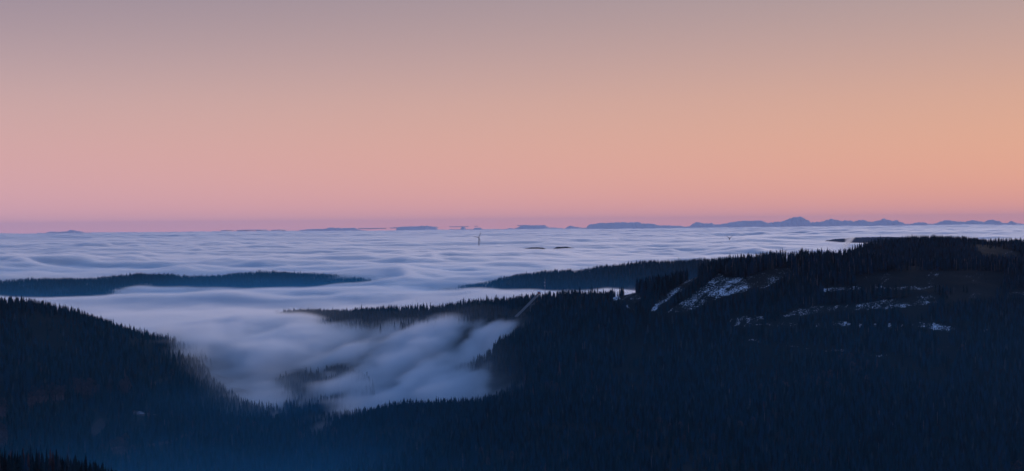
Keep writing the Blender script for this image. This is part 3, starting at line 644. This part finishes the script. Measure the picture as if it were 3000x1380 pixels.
# flat mirage-like bars floating off the ends of the low massifs, built as thin far ledges with their own depth
def add_mirage_bar(pts, D, depth=2500):
    a = [at(px, py, D) for px, py in pts]
    n = len(a)
    V = [tuple(p) for p in a] + [(p[0], p[1] + depth, p[2]) for p in a]
    me = bpy.data.meshes.new('mirage_bar')
    me.from_pydata(V, [], [tuple(range(n - 1, -1, -1)), tuple(range(n, 2 * n))] + [(i, (i + 1) % n, n + (i + 1) % n, n + i) for i in range(n)])
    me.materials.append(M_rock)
    tag(link('mirage_bar', me), kind='structure')
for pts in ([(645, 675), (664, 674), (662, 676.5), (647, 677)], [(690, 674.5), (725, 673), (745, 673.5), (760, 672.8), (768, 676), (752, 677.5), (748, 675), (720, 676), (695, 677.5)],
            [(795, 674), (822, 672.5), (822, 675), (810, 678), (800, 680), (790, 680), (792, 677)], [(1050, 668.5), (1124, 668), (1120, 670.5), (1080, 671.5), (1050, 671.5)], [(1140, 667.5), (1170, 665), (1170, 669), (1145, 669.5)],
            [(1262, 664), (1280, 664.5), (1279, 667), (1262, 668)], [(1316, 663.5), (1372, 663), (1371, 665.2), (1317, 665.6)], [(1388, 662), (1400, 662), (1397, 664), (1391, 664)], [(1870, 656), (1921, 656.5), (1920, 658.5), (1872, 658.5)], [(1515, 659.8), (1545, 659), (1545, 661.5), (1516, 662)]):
    add_mirage_bar(pts, 90500)

# ------------------------------------------------------------------ trees
def spruce_geo(seed, H=20.0, R=2.7, tiers=9, spokes=9, bare=0.10, ragged=0.3):
    r = random.Random(seed); V = []; Fc = []; Mi = []
    def tri(a, b, c, m): 
        k = len(V); V.extend([a, b, c]); Fc.append((k, k + 1, k + 2)); Mi.append(m)
    # trunk: tapered six-sided
    tr = H * 0.014
    lean = (r.uniform(-.25, .25), r.uniform(-.25, .25))
    def ax(z): return (lean[0] * (z / H) ** 2, lean[1] * (z / H) ** 2)
    zs = [0, H * .5, H * .97]
    for a, b in zip(zs, zs[1:]):
        for k in range(6):
            t0, t1 = k * math.pi / 3, (k + 1) * math.pi / 3
            ra, rb = tr * (1 - a / H * .9), tr * (1 - b / H * .9)
            p = [(ax(a)[0] + ra * math.cos(t), ax(a)[1] + ra * math.sin(t), a) for t in (t0, t1)] + [(ax(b)[0] + rb * math.cos(t), ax(b)[1] + rb * math.sin(t), b) for t in (t0, t1)]
            tri(p[0], p[1], p[3], 1); tri(p[0], p[3], p[2], 1)
    z0 = H * bare
    for i in range(tiers):
        f = i / (tiers - 1)
        z = z0 + (H - z0) * (f ** 0.92) * 0.93
        rad = R * (1 - f) ** 0.85 * (1.0 if f > .12 else .82) + 0.28
        ph = r.uniform(0, 6.28)
        for k in range(spokes):
            if r.random() < ragged * 0.35: continue
            t = ph + k * 2 * math.pi / spokes + r.uniform(-.2, .2)
            L = rad * r.uniform(1 - ragged, 1.12); w = 2.4 * L * math.pi / spokes * 0.62 + .12
            up = (H - z0) / tiers * r.uniform(.9, 1.5); drop = L * r.uniform(.18, .42)
            cx, cy_ = ax(z)
            c, s = math.cos(t), math.sin(t)
            base = (cx, cy_, min(z + up, H * .995)); tip = (cx + L * c, cy_ + L * s, z - drop)
            l = (cx + L * .62 * c - w * s * .5, cy_ + L * .62 * s + w * c * .5, z - drop * .25)
            q = (cx + L * .62 * c + w * s * .5, cy_ + L * .62 * s - w * c * .5, z - drop * .25)
            tri(base, l, tip, 0); tri(base, tip, q, 0)
    # leader
    for k in range(3):
        t = k * 2.1; c, s = math.cos(t), math.sin(t); cx, cy_ = ax(H)
        tri((cx + .3 * c, cy_ + .3 * s, H * .93), (cx - .3 * s, cy_ + .3 * c, H * .93), (cx, cy_, H * 1.02), 0)
    return V, Fc, Mi
def snag_geo(seed, H=24.0):
    r = random.Random(seed); V = []; Fc = []; Mi = []
    def tri(a, b, c, m):
        k = len(V); V.extend([a, b, c]); Fc.append((k, k + 1, k + 2)); Mi.append(m)
    tr = .30
    for a, b in ((0, H * .5), (H * .5, H)):
        for k in range(6):
            t0, t1 = k * math.pi / 3, (k + 1) * math.pi / 3; ra, rb = tr * (1 - a / H * .75), tr * (1 - b / H * .75)
            p = [(ra * math.cos(t), ra * math.sin(t), a) for t in (t0, t1)] + [(rb * math.cos(t), rb * math.sin(t), b) for t in (t0, t1)]
            tri(p[0], p[1], p[3], 1); tri(p[0], p[3], p[2], 1)
    for i in range(34):
        z = H * r.uniform(.45, .97); t = r.uniform(0, 6.28); L = r.uniform(.7, 2.2) * (1.15 - z / H * .6); c, s = math.cos(t), math.sin(t)
        tri((0, 0, z), (L * c, L * s, z - L * .25), (0, 0, z - .28), 1)
        if r.random() < .45:
            tri((L * .4 * c - .25 * s, L * .4 * s + .25 * c, z), (L * c, L * s, z - L * .3), (L * .4 * c + .25 * s, L * .4 * s - .25 * c, z - .3), 0)
    return V, Fc, Mi
def broadleaf_geo(seed, H=17.0, R=4.2):
    r = random.Random(seed); V = []; Fc = []; Mi = []
    def tri(a, b, c, m):
        k = len(V); V.extend([a, b, c]); Fc.append((k, k + 1, k + 2)); Mi.append(m)
    for k in range(5):
        t0, t1 = k * 2 * math.pi / 5, (k + 1) * 2 * math.pi / 5
        tri((.25 * math.cos(t0), .25 * math.sin(t0), 0), (.25 * math.cos(t1), .25 * math.sin(t1), 0), (0, 0, H * .8), 1)
    for i in range(190):
        t = r.uniform(0, 6.28); f = r.random(); z = H * (.3 + .7 * f); rad = R * math.sin(math.pi * (.15 + .8 * f)) * r.uniform(.3, 1) ** .6
        p = Vector((rad * math.cos(t), rad * math.sin(t), z)); d = Vector((r.gauss(0, 1), r.gauss(0, 1), r.gauss(.6, 1))).normalized(); e = d.orthogonal().normalized()
        L = r.uniform(.8, 1.9)
        tri(tuple(p - e * .22), tuple(p + d * L), tuple(p + e * .22), 0)
    return V, Fc, Mi
def geo_mesh(name, geo, mats):
    V, Fc, Mi = geo
    return np_mesh(name, V, Fc, mats, mat_idx=Mi)
HV = 20.0
tree_meshes = []
for k in range(7):
    rr = random.Random(k)
    tree_meshes.append(geo_mesh('spruce', spruce_geo(10 + k, HV, rr.uniform(2.9, 4.2), rr.choice((9, 10, 11)), rr.choice((9, 10)), rr.uniform(.03, .12), rr.uniform(.15, .38)), [M_needle if k != 5 else M_needle_pale, M_bark]))
tree_meshes.append(geo_mesh('bare_snag', snag_geo(3, HV), [M_needle, M_deadwood]))
tree_meshes.append(geo_mesh('bare_snag', snag_geo(4, HV), [M_needle, M_deadwood]))
tree_meshes.append(geo_mesh('thin_spruce', spruce_geo(50, HV, 1.7, 8, 7, .45, .6), [M_needle, M_bark]))
tree_meshes.append(geo_mesh('beech', broadleaf_geo(60, HV), [M_brown, M_bark]))
tree_meshes.append(geo_mesh('larch', spruce_geo(61, HV, 2.2, 9, 8, .1, .6), [M_brown, M_bark]))
kit = bpy.data.collections.new('forest_kit')            # not linked: only the shapes the forest scatters
for i, me in enumerate(tree_meshes):
    kit.objects.link(bpy.data.objects.new('kit_%02d' % i, me))

rng = np.random.RandomState(11)
def scatter(d0, d1, sp, azr=23.5):
    hw = math.tan(math.radians(azr)) * d1
    nx = int(2 * hw / sp); ny = int((d1 - d0) / sp)
    x, y = np.meshgrid(np.linspace(-hw, hw, nx), np.linspace(d0, d1, ny), indexing='ij')
    x = (x + rng.uniform(-.48, .48, x.shape) * sp).ravel(); y = (y + rng.uniform(-.48, .48, y.shape) * sp).ravel()
    k = np.abs(x) < np.tan(np.radians(azr)) * y
    return x[k], y[k]
xs, ys = [], []
for d0, d1, sp in ((1240, 1640, 6.5), (1640, 2400, 7.5), (2400, 3500, 7.0), (3500, 4700, 8.0), (4700, 6600, 9.5)):
    a, b = scatter(d0, d1, sp); xs.append(a); ys.append(b)
tx = np.concatenate(xs); ty = np.concatenate(ys)
tz = terrain(tx, ty)
# stand height: taller, thinned stands on the right-hand crest
P = np.stack([tx, ty, tz], -1); tpx, tpy = proj(P)
stand = fbm2(tx, ty, 180, 3, .6, 12.1)
th = 17 + (stand - .5) * 18 + rng.randn(len(tx)) * 3.1
th = np.where((tpx > 1850) & (ty > 2900) & (ty < 3400), th * 1.28 + 2, th)
th = np.where(ty > 4700, th * 1.2, th)
th = np.clip(th, 7, 34)
# visibility: horizon of the bare ground in front
aziv = np.arctan2(tx, ty)
az_idx = np.clip(np.searchsorted(az, aziv), 0, len(az) - 1)
ang = GZ / GY; run = np.maximum.accumulate(ang, axis=1)
di = np.clip(np.searchsorted(Ds, ty) - 3, 0, len(Ds) - 1)
vis = (tz + th) / ty > run[az_idx, di] - 0.0015
ft = fogtop(tx, ty)
fogged = (tz + th < ft - 30) & (ty > 3300)
mk = MASK(tx, ty)
fogged |= (ty < 3300) & (mk > .62) & (tz + th < ft + 7)
keep = vis & ~fogged & (tpx > -160) & (tpx < 3160) & (tpy < 1480)
cut = np.zeros(len(tx), bool); beech = np.zeros(len(tx), bool)
wt = (rng.rand(len(tx)) - .5) * 7
for s, b, d0, d1, poly in CUTS:
    m = (ty > d0 - 60) & (ty < d1)
    for hf in (0.0, 0.25, 0.5, 0.78):
        hp = tpy - F0 * th * hf / ty
        k_ = m & inpoly(tpx + wt, hp + wt * .5, poly)
        if b > .75 and s < .9: beech |= k_ & (rng.rand(len(tx)) < .8)
        else: cut |= k_
openness = fbm2(tx, ty, 90, 3, .6, 31.0)
gap = (rng.rand(len(tx)) < np.clip((openness - .56) * 5, 0, .8))
keep &= ~gap
sap = cut & keep & (rng.rand(len(tx)) < .5)
keep &= ~cut | sap
th = np.where(sap, rng.uniform(0.8, 4.5, len(tx)), th)
beech = beech[keep]; tx, ty, tz, th, tpx, tpy, ft = (a[keep] for a in (tx, ty, tz, th, tpx, tpy, ft))
sap = sap[keep]
n = len(tx)
u = rng.rand(n)
var = rng.randint(0, 5, n)
var[u < .06] = 5; var[(u > .06) & (u < .12)] = 6
snagzone = (tpx > 2000) & (ty > 2930) & (ty < 3400)
var[snagzone & (u > .70)] = 9; var[snagzone & (u > .90)] = 7; var[snagzone & (u > .965)] = 8
var[(~snagzone) & (u > .996)] = 7
br_zone = fbm2(tx, ty, 140, 3, .6, 77.0)
var[(ty < 2650) & (br_zone > .68) & (u > .7) & (u < .77)] = 10
var[(ty < 2650) & (br_zone > .52) & (u > .50) & (u < .52)] = 11
var[beech] = 10
print('forest trees', n)

# ---- the 300 that show largest stand as trees of their own
top_py = tpy - F0 * th / ty
def pick(mask, num, score):
    idx = np.where(mask)[0]
    return idx[np.argsort(-score[idx])[:num]]
order = np.zeros(n, bool)
# crest test: the tree top stands clear against what is behind
ang2 = (tz + th) / ty
a_i = np.clip(np.searchsorted(az, np.arctan2(tx, ty)), 0, len(az) - 1)
def crest(mask, num, bins):
    """highest tree in each of num slots across the ridge"""
    out = []
    e = np.linspace(bins[0], bins[1], num + 1)
    for a, b in zip(e, e[1:]):
        k = np.where(mask & (tpx >= a) & (tpx < b) & ~sap)[0]
        if len(k): out.append(k[np.argmin(top_py[k])])
    return out
groups = []
def sectors(ks, secs, group, noun, fine=False):
    """one label per short stretch of a row; its tallest and its smallest tree get labels of their own"""
    ks = np.array(ks)
    for a, b, where in secs:
        q = ks[(tpx[ks] >= a) & (tpx[ks] < b)]
        if len(q) == 0: continue
        o_ = q[np.argsort(-th[q])]
        dead = [k for k in o_ if var[k] in (7, 8)]; live = [k for k in o_ if var[k] not in (7, 8)]
        if dead: groups.append((dead, 'bare dead trunk ' + where, group, False))
        if live: groups.append((live[:1], 'tallest ' + noun + ' ' + where, group, fine))
        if len(live) > 2: groups.append((live[-1:], 'smallest ' + noun + ' ' + where, group, fine))
        if len(live) > 1: groups.append((live[1:-1] if len(live) > 2 else live[1:], 'middling ' + noun + ' ' + where, group, fine))
fg = np.where((ty < 1640) & (tpx < 420) & (top_py < 1376) & (tpx > -10) & ~sap)[0]
fg = fg[np.argsort(top_py[fg])][:40]
sectors(fg, [(-10, 18, 'touching the left picture edge, lower left corner'), (18, 38, 'close to the left edge in the lower left corner'), (38, 60, 'a little in from the left edge, lower left corner'), (60, 120, 'just right of the left edge in the lower left corner'), (120, 180, 'in the middle of the lower left clump'),
             (180, 240, 'right of the middle of the lower left clump'), (240, 300, 'near the right end of the lower left clump'), (300, 420, 'at the right tip of the lower left clump')], 'nearest trees in the lower left corner', 'spruce', True)
sectors(crest((ty > 2700) & (ty < 3000), 62, (0, 640)), [(0, 110, 'at the top left end of the left hill crest'), (110, 220, 'on the left hill crest where it starts to drop'), (220, 330, 'halfway down the left hill crest against fog'),
             (330, 440, 'on the lower left hill crest with fog behind'), (440, 540, 'near the low end of the left hill crest'), (540, 641, 'where the left hill crest fades into fog')], 'trees along the crest of the left hill', 'spruce')
sectors(crest((ty > 2850) & (ty < 3800), 96, (800, 1850)), [(800, 900, 'on the misty left tip of the middle ridge'), (900, 1020, 'on the low left part of the middle ridge'), (1020, 1140, 'left of the middle of the middle ridge crest'), (1140, 1260, 'at the middle of the middle ridge crest'),
             (1260, 1380, 'right of the middle of the middle ridge crest'), (1380, 1480, 'on the ridge crest left of the ski jump'), (1480, 1580, 'on the ridge crest directly above the ski jump'), (1580, 1660, 'on the ridge crest beside the radio mast'),
             (1660, 1760, 'on the dark knoll right of the radio mast'), (1760, 1851, 'in the gap left of the big right hill')], 'trees along the crest of the middle ridge', 'dark spruce')
sectors(crest((ty > 2880) & (ty < 3400), 66, (1850, 2500)), [(1850, 1950, 'in the dark stand at the left end of the right hill'), (1950, 2050, 'on the right hill crest above the first snowy strip'), (2050, 2160, 'on the right hill crest above the snowy clearing'),
             (2160, 2280, 'on the middle of the right hill crest line'), (2280, 2400, 'on the upper right hill crest line'), (2400, 2501, 'on the right hill crest before the far plateau')], 'trees along the crest of the right hill', 'conifer')
sectors(crest((ty > 2250) & (ty < 2450), 16, (1110, 1520)), [(1110, 1300, 'on the low left half of the lower front spur'), (1300, 1521, 'on the high right half of the lower front spur')], 'trees on the lower front spur', 'spruce')
sectors(crest((ty > 2560) & (ty < 2700), 14, (1130, 1460)), [(1130, 1300, 'on the faint left half of the spur under the bright fog'), (1300, 1461, 'on the spur right under the bright fog patch')], 'trees on the rear spur under the bright fog', 'misty spruce')
def detailed(k, seed):
    rr = random.Random(seed)
    geo = spruce_geo(900 + seed, HV, rr.uniform(2.3, 3.3), 17, 11, rr.uniform(.03, .12), rr.uniform(.25, .5))
    V, Fc, Mi = geo; Fc = np.array(Fc); Mi = np.array(Mi); V = np.array(V)
    res = []
    for m, mat, nm in ((1, M_bark, 'trunk'), (0, M_needle if seed % 5 else M_brown, 'crown')):
        f = Fc[Mi == m]; vv = V[f.ravel()]
        res.append(np_mesh(nm, vv, np.arange(len(vv)).reshape(-1, 3), [mat]))
    return res
det = [detailed(k, k) for k in range(6)]
simple_cache = [detailed_ for detailed_ in ()]
taken = np.zeros(n, bool)
def place(k, label, group, fine):
    s = th[k] / HV; loc = (float(tx[k]), float(ty[k]), float(tz[k]) - .4)
    rz = random.Random(int(k)).uniform(0, 6.28)
    if fine:
        o = empty('spruce_tree', loc); o.rotation_euler = (0, 0, rz); o.scale = (s, s, s)
        tr, cr = det[int(k) % 6]
        for nm, me in (('trunk', tr), ('crown', cr)):
            link(nm, me, o)
    else:
        v = int(var[k])
        o = link('bare_tree' if v in (7, 8) else 'spruce_tree', tree_meshes[v if v < 10 else 2]); o.location = loc; o.rotation_euler = (0, 0, rz); o.scale = (s, s, s)
    tag(o, label, 'tree', group)
for ks, label, group, fine in groups:
    for k in ks:
        if not taken[k]:
            taken[k] = True; place(k, label, group, fine)
print('single trees', taken.sum())

# small fog-bound tree row on the little spur
rr = random.Random(5)
for i, px in enumerate(np.linspace(1478, 1572, 13)):
    D = 2765 + rr.uniform(-12, 12); p = at(px + rr.uniform(-2, 2), 1000, D); z = float(terrain(np.array([p[0]]), np.array([p[1]]))[0])
    H = rr.uniform(13, 21); o = link('spruce_tree', tree_meshes[rr.randrange(5)]); o.location = (p[0], p[1], z - .4); o.scale = (H / HV,) * 3; o.rotation_euler = (0, 0, rr.uniform(0, 6))
    tag(o, 'dark spruce at the ' + ('left end', 'centre', 'right end')[i * 3 // 13] + ' of the short tree row poking out of fog', 'tree', 'short tree row poking out of the fog')

keep = ~taken
fm = bpy.data.meshes.new('forest'); fm.vertices.add(int(keep.sum()))
fm.vertices.foreach_set('co', np.stack([tx, ty, tz - .4], -1)[keep].astype(np.float32).ravel())
a = fm.attributes.new('h', 'FLOAT', 'POINT'); a.data.foreach_set('value', (th / HV)[keep].astype(np.float32))
a = fm.attributes.new('w', 'FLOAT', 'POINT'); a.data.foreach_set('value', (th / HV * rng.uniform(.8, 1.45, n))[keep].astype(np.float32))
a = fm.attributes.new('v', 'INT', 'POINT'); a.data.foreach_set('value', var[keep].astype(np.int32))
a = fm.attributes.new('r', 'FLOAT', 'POINT'); a.data.foreach_set('value', rng.uniform(0, 6.28, int(keep.sum())).astype(np.float32))
fo = link('forest', fm); tag(fo, 'dense dark spruce forest covering the hillsides', 'forest', kind='stuff')
g = bpy.data.node_groups.new('forest_nodes', 'GeometryNodeTree')
g.interface.new_socket('Geometry', in_out='INPUT', socket_type='NodeSocketGeometry'); g.interface.new_socket('Geometry', in_out='OUTPUT', socket_type='NodeSocketGeometry')
gi = g.nodes.new('NodeGroupInput'); go = g.nodes.new('NodeGroupOutput')
ci = g.nodes.new('GeometryNodeCollectionInfo'); ci.inputs['Collection'].default_value = kit; ci.inputs['Separate Children'].default_value = True; ci.inputs['Reset Children'].default_value = True
ip = g.nodes.new('GeometryNodeInstanceOnPoints'); ip.inputs['Pick Instance'].default_value = True
def named(nm, ty_):
    q = g.nodes.new('GeometryNodeInputNamedAttribute'); q.data_type = ty_; q.inputs['Name'].default_value = nm; return q.outputs[0]
cx = g.nodes.new('ShaderNodeCombineXYZ'); g.links.new(named('r', 'FLOAT'), cx.inputs[2])
g.links.new(gi.outputs[0], ip.inputs['Points']); g.links.new(ci.outputs[0], ip.inputs['Instance'])
g.links.new(named('v', 'INT'), ip.inputs['Instance Index']); g.links.new(cx.outputs[0], ip.inputs['Rotation']); sx = g.nodes.new('ShaderNodeCombineXYZ'); w_ = named('w', 'FLOAT'); g.links.new(w_, sx.inputs[0]); g.links.new(w_, sx.inputs[1]); g.links.new(named('h', 'FLOAT'), sx.inputs[2]); g.links.new(sx.outputs[0], ip.inputs['Scale'])
g.links.new(ip.outputs[0], go.inputs[0])
md = fo.modifiers.new('forest', 'NODES'); md.node_group = g

# ------------------------------------------------------------------ mesh helper for built things
class MB:
    def __init__(s): s.bm = bmesh.new()
    def tube(s, a, b, ra, rb=None, n=8):
        rb = ra if rb is None else rb
        a = Vector(a); b = Vector(b); d = (b - a); q = d.to_track_quat('Z', 'Y')
        lo = [s.bm.verts.new(a + q @ Vector((ra * math.cos(t), ra * math.sin(t), 0))) for t in [2 * math.pi * k / n for k in range(n)]]
        hi = [s.bm.verts.new(b + q @ Vector((rb * math.cos(t), rb * math.sin(t), 0))) for t in [2 * math.pi * k / n for k in range(n)]]
        for k in range(n): s.bm.faces.new((lo[k], lo[(k + 1) % n], hi[(k + 1) % n], hi[k]))
        s.bm.faces.new(lo[::-1]); s.bm.faces.new(hi); return s
    def box(s, c, d, rot=None):
        r = bmesh.ops.create_cube(s.bm, size=1.0)
        for v in r['verts']:
            p = Vector((v.co.x * d[0], v.co.y * d[1], v.co.z * d[2]))
            if rot: p = rot @ p
            v.co = p + Vector(c)
        return s
    def build(s, name, mat, parent=None):
        me = bpy.data.meshes.new(name); s.bm.to_mesh(me); s.bm.free(); me.materials.append(mat)
        return link(name, me, parent)

# ---- wind turbine standing out of the cloud sea
def turbine(px, py, D, blade, angles, yaw, label, tower_h=125):
    p = at(px, py, D)
    root = empty('wind_turbine', (p[0], p[1], p[2] - tower_h)); tag(root, label, 'wind turbine')
    t = MB(); t.tube((0, 0, 0), (0, 0, tower_h - 2), 5.4, 4.0, 14); t.build('tower', M_white, root)
    ry = Matrix.Rotation(yaw, 3, 'Z')
    nb = MB(); nb.box((0, 3, tower_h), (6, 15, 6)); o = nb.build('nacelle', M_white, root)
    o.rotation_euler = (0, 0, yaw)
    hub = MB(); hub.tube((0, -7, tower_h), (0, -4.5, tower_h), 1.6, 3.0, 12); hb = hub.build('hub', M_white, root); hb.rotation_euler = (0, 0, yaw)
    for a_ in angles:
        b = MB(); bm_ = b.bm
        prev = None
        for f in (0, .06, .22, .6, 1.0):
            L = blade * f; w = (4.0, 5.5, 7.5, 5.0, 2.0)[(0, .06, .22, .6, 1.0).index(f)]; th_ = w * .35
            c, s = math.cos(a_), math.sin(a_)
            ring = [bm_.verts.new(Vector((L * c + wx * -s, -6 + wy, tower_h + L * s + wx * c))) for wx, wy in ((-w * .5, 0), (0, -th_ * .5), (w * .5, 0), (0, th_ * .5))]
            if prev:
                for k in range(4): bm_.faces.new((prev[k], prev[(k + 1) % 4], ring[(k + 1) % 4], ring[k]))
            else: bm_.faces.new(ring[::-1])
            prev = ring
        bm_.faces.new(prev)
        ob = b.build('blade', M_white, root); ob.rotation_euler = (0, 0, yaw)
turbine(1403, 695, 15300, 66, [math.radians(a_) for a_ in (58, 175, 295)], math.radians(-25), 'dark wind turbine whose tower sinks into the cloud sea near the centre of the horizon')
turbine(2137, 698, 17500, 60, [math.radians(a_) for a_ in (150, 35, 270)], math.radians(20), 'faint wind turbine with only blade tips out of the clouds, right of centre')

# ---- lattice radio mast on the middle ridge
def tz_at(x, y): return float(terrain(np.array([x]), np.array([y]))[0])
p = at(1596.5, 812, 3100); base = tz_at(p[0], p[1]); Hm = p[2] - base
root = empty('radio_mast', (p[0], p[1], base)); tag(root, 'thin tall lattice radio mast rising above the middle ridge trees', 'radio mast')
m_ = MB(); w = .8
legs = [(w * math.cos(t), w * math.sin(t)) for t in (0, 2.094, 4.189)]
for lx, ly in legs: m_.tube((lx, ly, -1), (lx * .7, ly * .7, Hm * .93), .16, .13, 5)
m_.build('lattice_leg', M_metal, root)
m_ = MB(); k = 0; z = 1.0
while z < Hm * .92:
    for i in range(3):
        a_, b_ = legs[i], legs[(i + 1) % 3]
        m_.tube((a_[0], a_[1], z), (b_[0] * .95, b_[1] * .95, z + 1.6), .07, .07, 4)
    z += 1.7
m_.build('bracing', M_metal, root)
MB().tube((0, 0, Hm * .93), (0, 0, Hm), .22, .1, 6).build('antenna_tip', M_metal, root)
for zf in (.74, .60):
    MB().tube((-1.0, -.9, Hm * zf), (-.6, -.9, Hm * zf + 1.8), .75, .75, 10).build('antenna_drum', M_snow, root)

# ---- ski jump on the end of the middle ridge
D1, D2 = 3085, 2960
top = at(1577, 861, D1); bot = at(1512, 928, D2)
def jump():
    x0, y0, z0 = top; x1, y1, z1 = bot
    root = empty('ski_jump', (x0, y0, z0)); tag(root, 'pale sloping ski jump ramp with a small roofed start hut among the ridge trees', 'ski jump')
    nseg = 14; pts = []
    for i in range(nseg + 1):
        f = i / nseg
        z = z0 + (z1 - z0) * (f ** .92)
        pts.append(Vector((x0 + (x1 - x0) * f, y0 + (y1 - y0) * f, z)) - Vector(top))
    side = (pts[-1] - pts[0]).cross(Vector((0, 0, 1))).normalized()
    def strip(off, wid, up, hgt):
        b = MB(); bm_ = b.bm; prev = None
        for q in pts:
            c = q + side * off + Vector((0, 0, up))
            ring = [bm_.verts.new(c + side * sx * wid / 2 + Vector((0, 0, sz))) for sx, sz in ((-1, -hgt), (1, -hgt), (1, 0), (-1, 0))]
            if prev:
                for k in range(4): bm_.faces.new((prev[k], prev[(k + 1) % 4], ring[(k + 1) % 4], ring[k]))
            else: bm_.faces.new(ring)
            prev = ring
        bm_.faces.new(prev[::-1]); return b
    strip(0, 5.0, 0, .5).build('ramp', M_timber, root)
    strip(0, 1.1, .05, .04).build('snow_track', M_deadwood, root)
    for s_ in (-1, 1):
        strip(s_ * 2.7, .25, 1.0, 1.1).build('side_rail', M_metal, root)
    for i in range(1, nseg, 2):
        q = pts[i]; gz = tz_at(q.x + x0, q.y + y0) - z0
        if gz < q.z:
            b = MB()
            for s_ in (-1.5, 1.5):
                c = q + side * s_; b.tube((c.x, c.y, min(gz - 1, q.z - 1)), (c.x, c.y, q.z - .4), .25, .2, 6)
            b.build('support', M_timber, root)
    h = MB(); h.box((1.5, 1.5, 2.0), (6, 5, 5)); hut = h.build('start_hut', M_redwall, root)
    r_ = bmesh.new()
    vs = [r_.verts.new(v) for v in ((-2.5, -1.8, 4.5), (5.5, -1.8, 4.5), (5.5, 4.8, 4.5), (-2.5, 4.8, 4.5), (-2.5, 1.5, 6.4), (5.5, 1.5, 6.4))]
    for f in ((0, 1, 5, 4), (2, 3, 4, 5), (0, 4, 3), (1, 2, 5), (3, 2, 1, 0)): r_.faces.new([vs[k] for k in f])
    me = bpy.data.meshes.new('roof'); r_.to_mesh(me); r_.free(); me.materials.append(M_snow); link('roof', me, hut)
jump()
p = at(1553, 873, 3010); b0 = tz_at(p[0], p[1]); root = empty('floodlight_pole', (p[0], p[1], b0)); tag(root, 'thin grey pole standing beside the ski jump ramp', 'pole')
Hp = max(8, p[2] - b0)
MB().tube((0, 0, -1), (0, 0, Hp), .3, .18, 8).build('pole', M_metal, root); MB().box((0, -.4, Hp), (2.2, .7, 1.0)).build('lamp_head', M_metal, root)

# ---- wooded hilltops far out in the cloud sea
def hilltop(name, pts, D, depth, label):
    a = np.array(pts, float); n = int((a[-1, 0] - a[0, 0]) * 2); rr = np.random.RandomState(int(a[0, 0]))
    xs = np.linspace(a[0, 0], a[-1, 0], n); ys = np.interp(xs, a[:, 0], a[:, 1])
    ys = ys - np.abs(rr.randn(n)) * 1.1
    rows = []
    for u, f in ((-1, 0), (-.5, .62), (-.15, .9), (0, 1), (.4, .8), (1, 0)):
        row = []
        for px, py in zip(xs, ys):
            p = at(px, py, D); z = -330 + (p[2] + 330) * (f if u else 1); row.append((p[0], p[1] + u * depth + (rr.rand() - .5) * 20, z + (rr.rand() - .5) * 8 * (abs(u) < 1 and u != 0)))
        rows.append(row)
    me = np_mesh(name, np.array(rows).reshape(-1, 3), grid_faces(6, n), [M_needle]); o = link(name, me)
    tag(o, kind='structure')
hilltop('wooded_hill', [(1150, 735), (1160, 730), (1172, 729), (1182, 729), (1190, 730), (1200, 736)], 14600, 260, '')
hilltop('wooded_hill', [(1470, 738), (1484, 733), (1500, 735), (1530, 731), (1555, 726), (1572, 725), (1592, 727), (1606, 732), (1618, 731), (1632, 724), (1660, 724), (1684, 728), (1696, 731), (1706, 728), (1722, 732), (1740, 738)], 14300, 420, '')
hilltop('wooded_hill', [(2405, 714), (2425, 705), (2450, 702), (2480, 700), (2510, 697), (2560, 696), (2610, 695), (2660, 697), (2720, 700), (2760, 699), (2820, 701), (2880, 704), (2930, 712)], 17200, 700, '')
